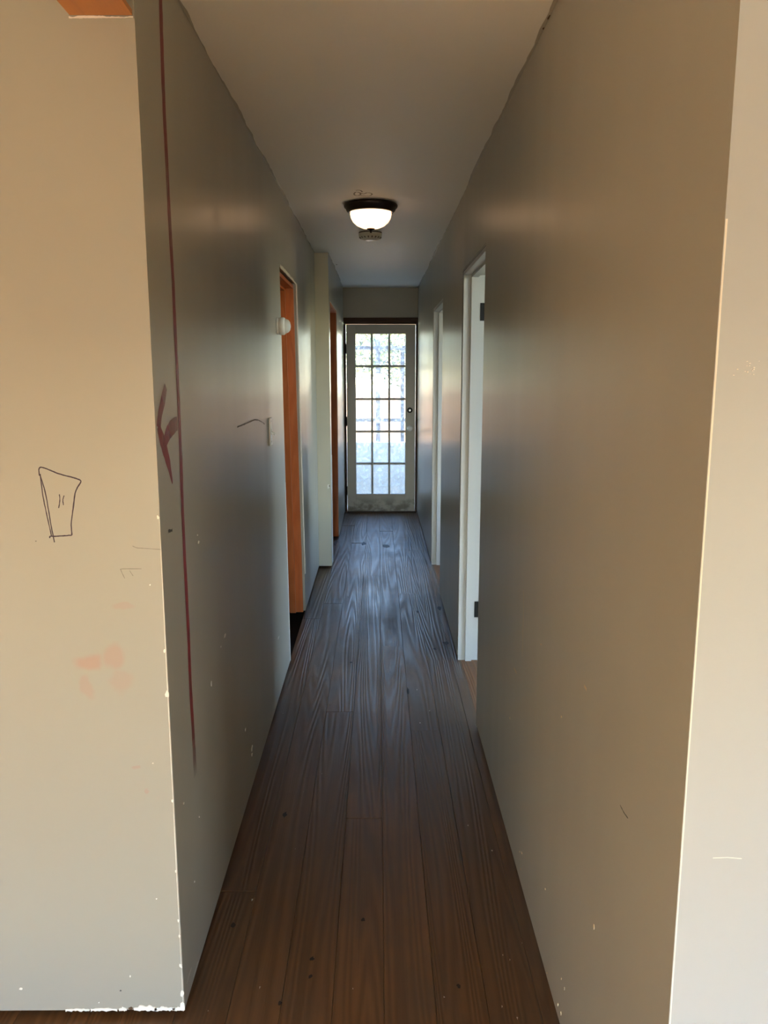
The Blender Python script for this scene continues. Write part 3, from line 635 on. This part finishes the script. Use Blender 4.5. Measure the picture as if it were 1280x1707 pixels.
POST = wood('grey_weathered_post', (0.07,0.07,0.08), (0.13,0.13,0.14), .7, sx=14, sy=1, rings=10, axis='Z')
PY = 10.0                                                # porch edge, inside the shade of the house
def post(u0, u1, label, top):
    x0, x1 = at(u0, 640, 1, PY).x, at(u1, 640, 1, PY).x
    bm = newbm(); box(bm, x0, x1, PY, PY+(x1-x0), -.06, top); bevel(bm, .004); tag(obj('porch_post', bm, POST), label, 'post', 'porch posts outside')
zb0, zb1 = at(630, 583, 1, PY).z, at(630, 577, 1, PY).z
post(626, 634, 'grey porch post seen through the middle column of panes', 2.35); post(667.5, 674, 'shorter grey porch post seen through the right column of panes', zb0)
post(520, 528, 'grey porch post outside hidden beyond the left door stile', 2.35); post(745, 753, 'grey porch post outside hidden beyond the right door stile', 2.35)
bm = newbm(); box(bm, -2.2, 2.2, PY-.045, PY-.001, zb0, zb1); tag(obj('porch_beam', bm, POST), 'horizontal grey beam seen through the top row of panes', 'beam')
bm = newbm(); z = at(630, 701, 1, PY).z; box(bm, -2.2, 2.2, PY+.08, PY+.12, z-.022, z+.022); tag(obj('porch_rail', bm, POST), 'low grey porch rail seen through the middle panes', 'railing')
bm = newbm(); box(bm, -2.3, 2.3, PY-.25, PY-.10, -.06, at(630, 738, 1, PY-.25).z); tag(obj('porch_parapet', bm, CONC), 'low pale parapet wall at the porch edge', 'parapet')
FEN = wood('sunlit_fence_wood', (0.26,0.15,0.08), (0.36,0.23,0.13), .7, sx=12, sy=1, rings=10, axis='Z')
fen = thing('garden_fence', (0, 15.0, -.35), 'tan board fence in the sun beyond the porch', 'fence')
for i in range(44):
    x = -3.3+i*.15; bm = newbm(); box(bm, x, x+.138, 15.0, 15.02, -.34, 1.25+random.uniform(-.015,.015)); sub(obj('board', bm, FEN), fen)
for z in (.1, 1.0):
    bm = newbm(); box(bm, -3.3, 3.3, 15.02, 15.06, z, z+.09); sub(obj('fence_rail', bm, FEN), fen)
LEAF = [mat('leaf_a', (0.08,0.13,0.03), .6), mat('leaf_b', (0.18,0.18,0.035), .6)]; BARK = mat('bark', (0.16,0.11,0.07), .9)
def tree(x, y, h, rad, seed, lm, label, nleaf=2600):
    r = random.Random(seed); t = thing('garden_tree', (x, y, -.36), label, 'tree', 'trees behind the fence')
    bm = newbm(); prof = [(.11,-.36),(.085,h*.3),(.06,h*.6),(.02,h*.9),(0,h*.92)]; lathe(bm, prof, Matrix.Translation((x,y,0)), 10); sub(obj('trunk', bm, BARK, smooth=True), t)
    for k in range(7):
        a = k*2.4+r.random(); bm = newbm(); z0 = h*r.uniform(.35,.7); d = Vector((math.cos(a)*rad*.75, math.sin(a)*rad*.75, rad*.5))
        M = Matrix.Translation((x,y,z0)) @ d.to_track_quat('Z','Y').to_matrix().to_4x4(); lathe(bm, [(.04,0),(.025,d.length*.6),(0,d.length)], M, 6); sub(obj('branch', bm, BARK), t)
    bm = newbm(); blobs = [(Vector((r.uniform(-.6,.6)*rad, r.uniform(-.6,.6)*rad, h*.62+r.uniform(-.5,.5)*rad)), r.uniform(.35,.6)*rad) for _ in range(9)]
    for k in range(nleaf):
        c, q = r.choice(blobs); d = Vector((r.gauss(0,1), r.gauss(0,1), r.gauss(0,1))).normalized()*q*r.random()**.4
        p = c+d+Vector((x,y,0)); s = r.uniform(.05,.10); u_ = Vector((r.gauss(0,1), r.gauss(0,1), r.gauss(0,1))).normalized(); v_ = u_.orthogonal().normalized()
        bm.faces.new([bm.verts.new(p+e) for e in (u_*s, v_*s*.5, -u_*s, -v_*s*.5)])
    sub(obj('foliage', bm, lm, fix=False), t)
tree(-1.6, 18.5, 3.9, 1.7, 1, LEAF[1], 'yellow-green tree seen through the upper left panes'); tree(1.0, 20.5, 3.6, 1.6, 2, LEAF[1], 'yellow-green tree seen through the upper right panes')
tree(-.3, 23.0, 3.4, 1.7, 3, LEAF[0], 'dark green tree seen through the middle panes')
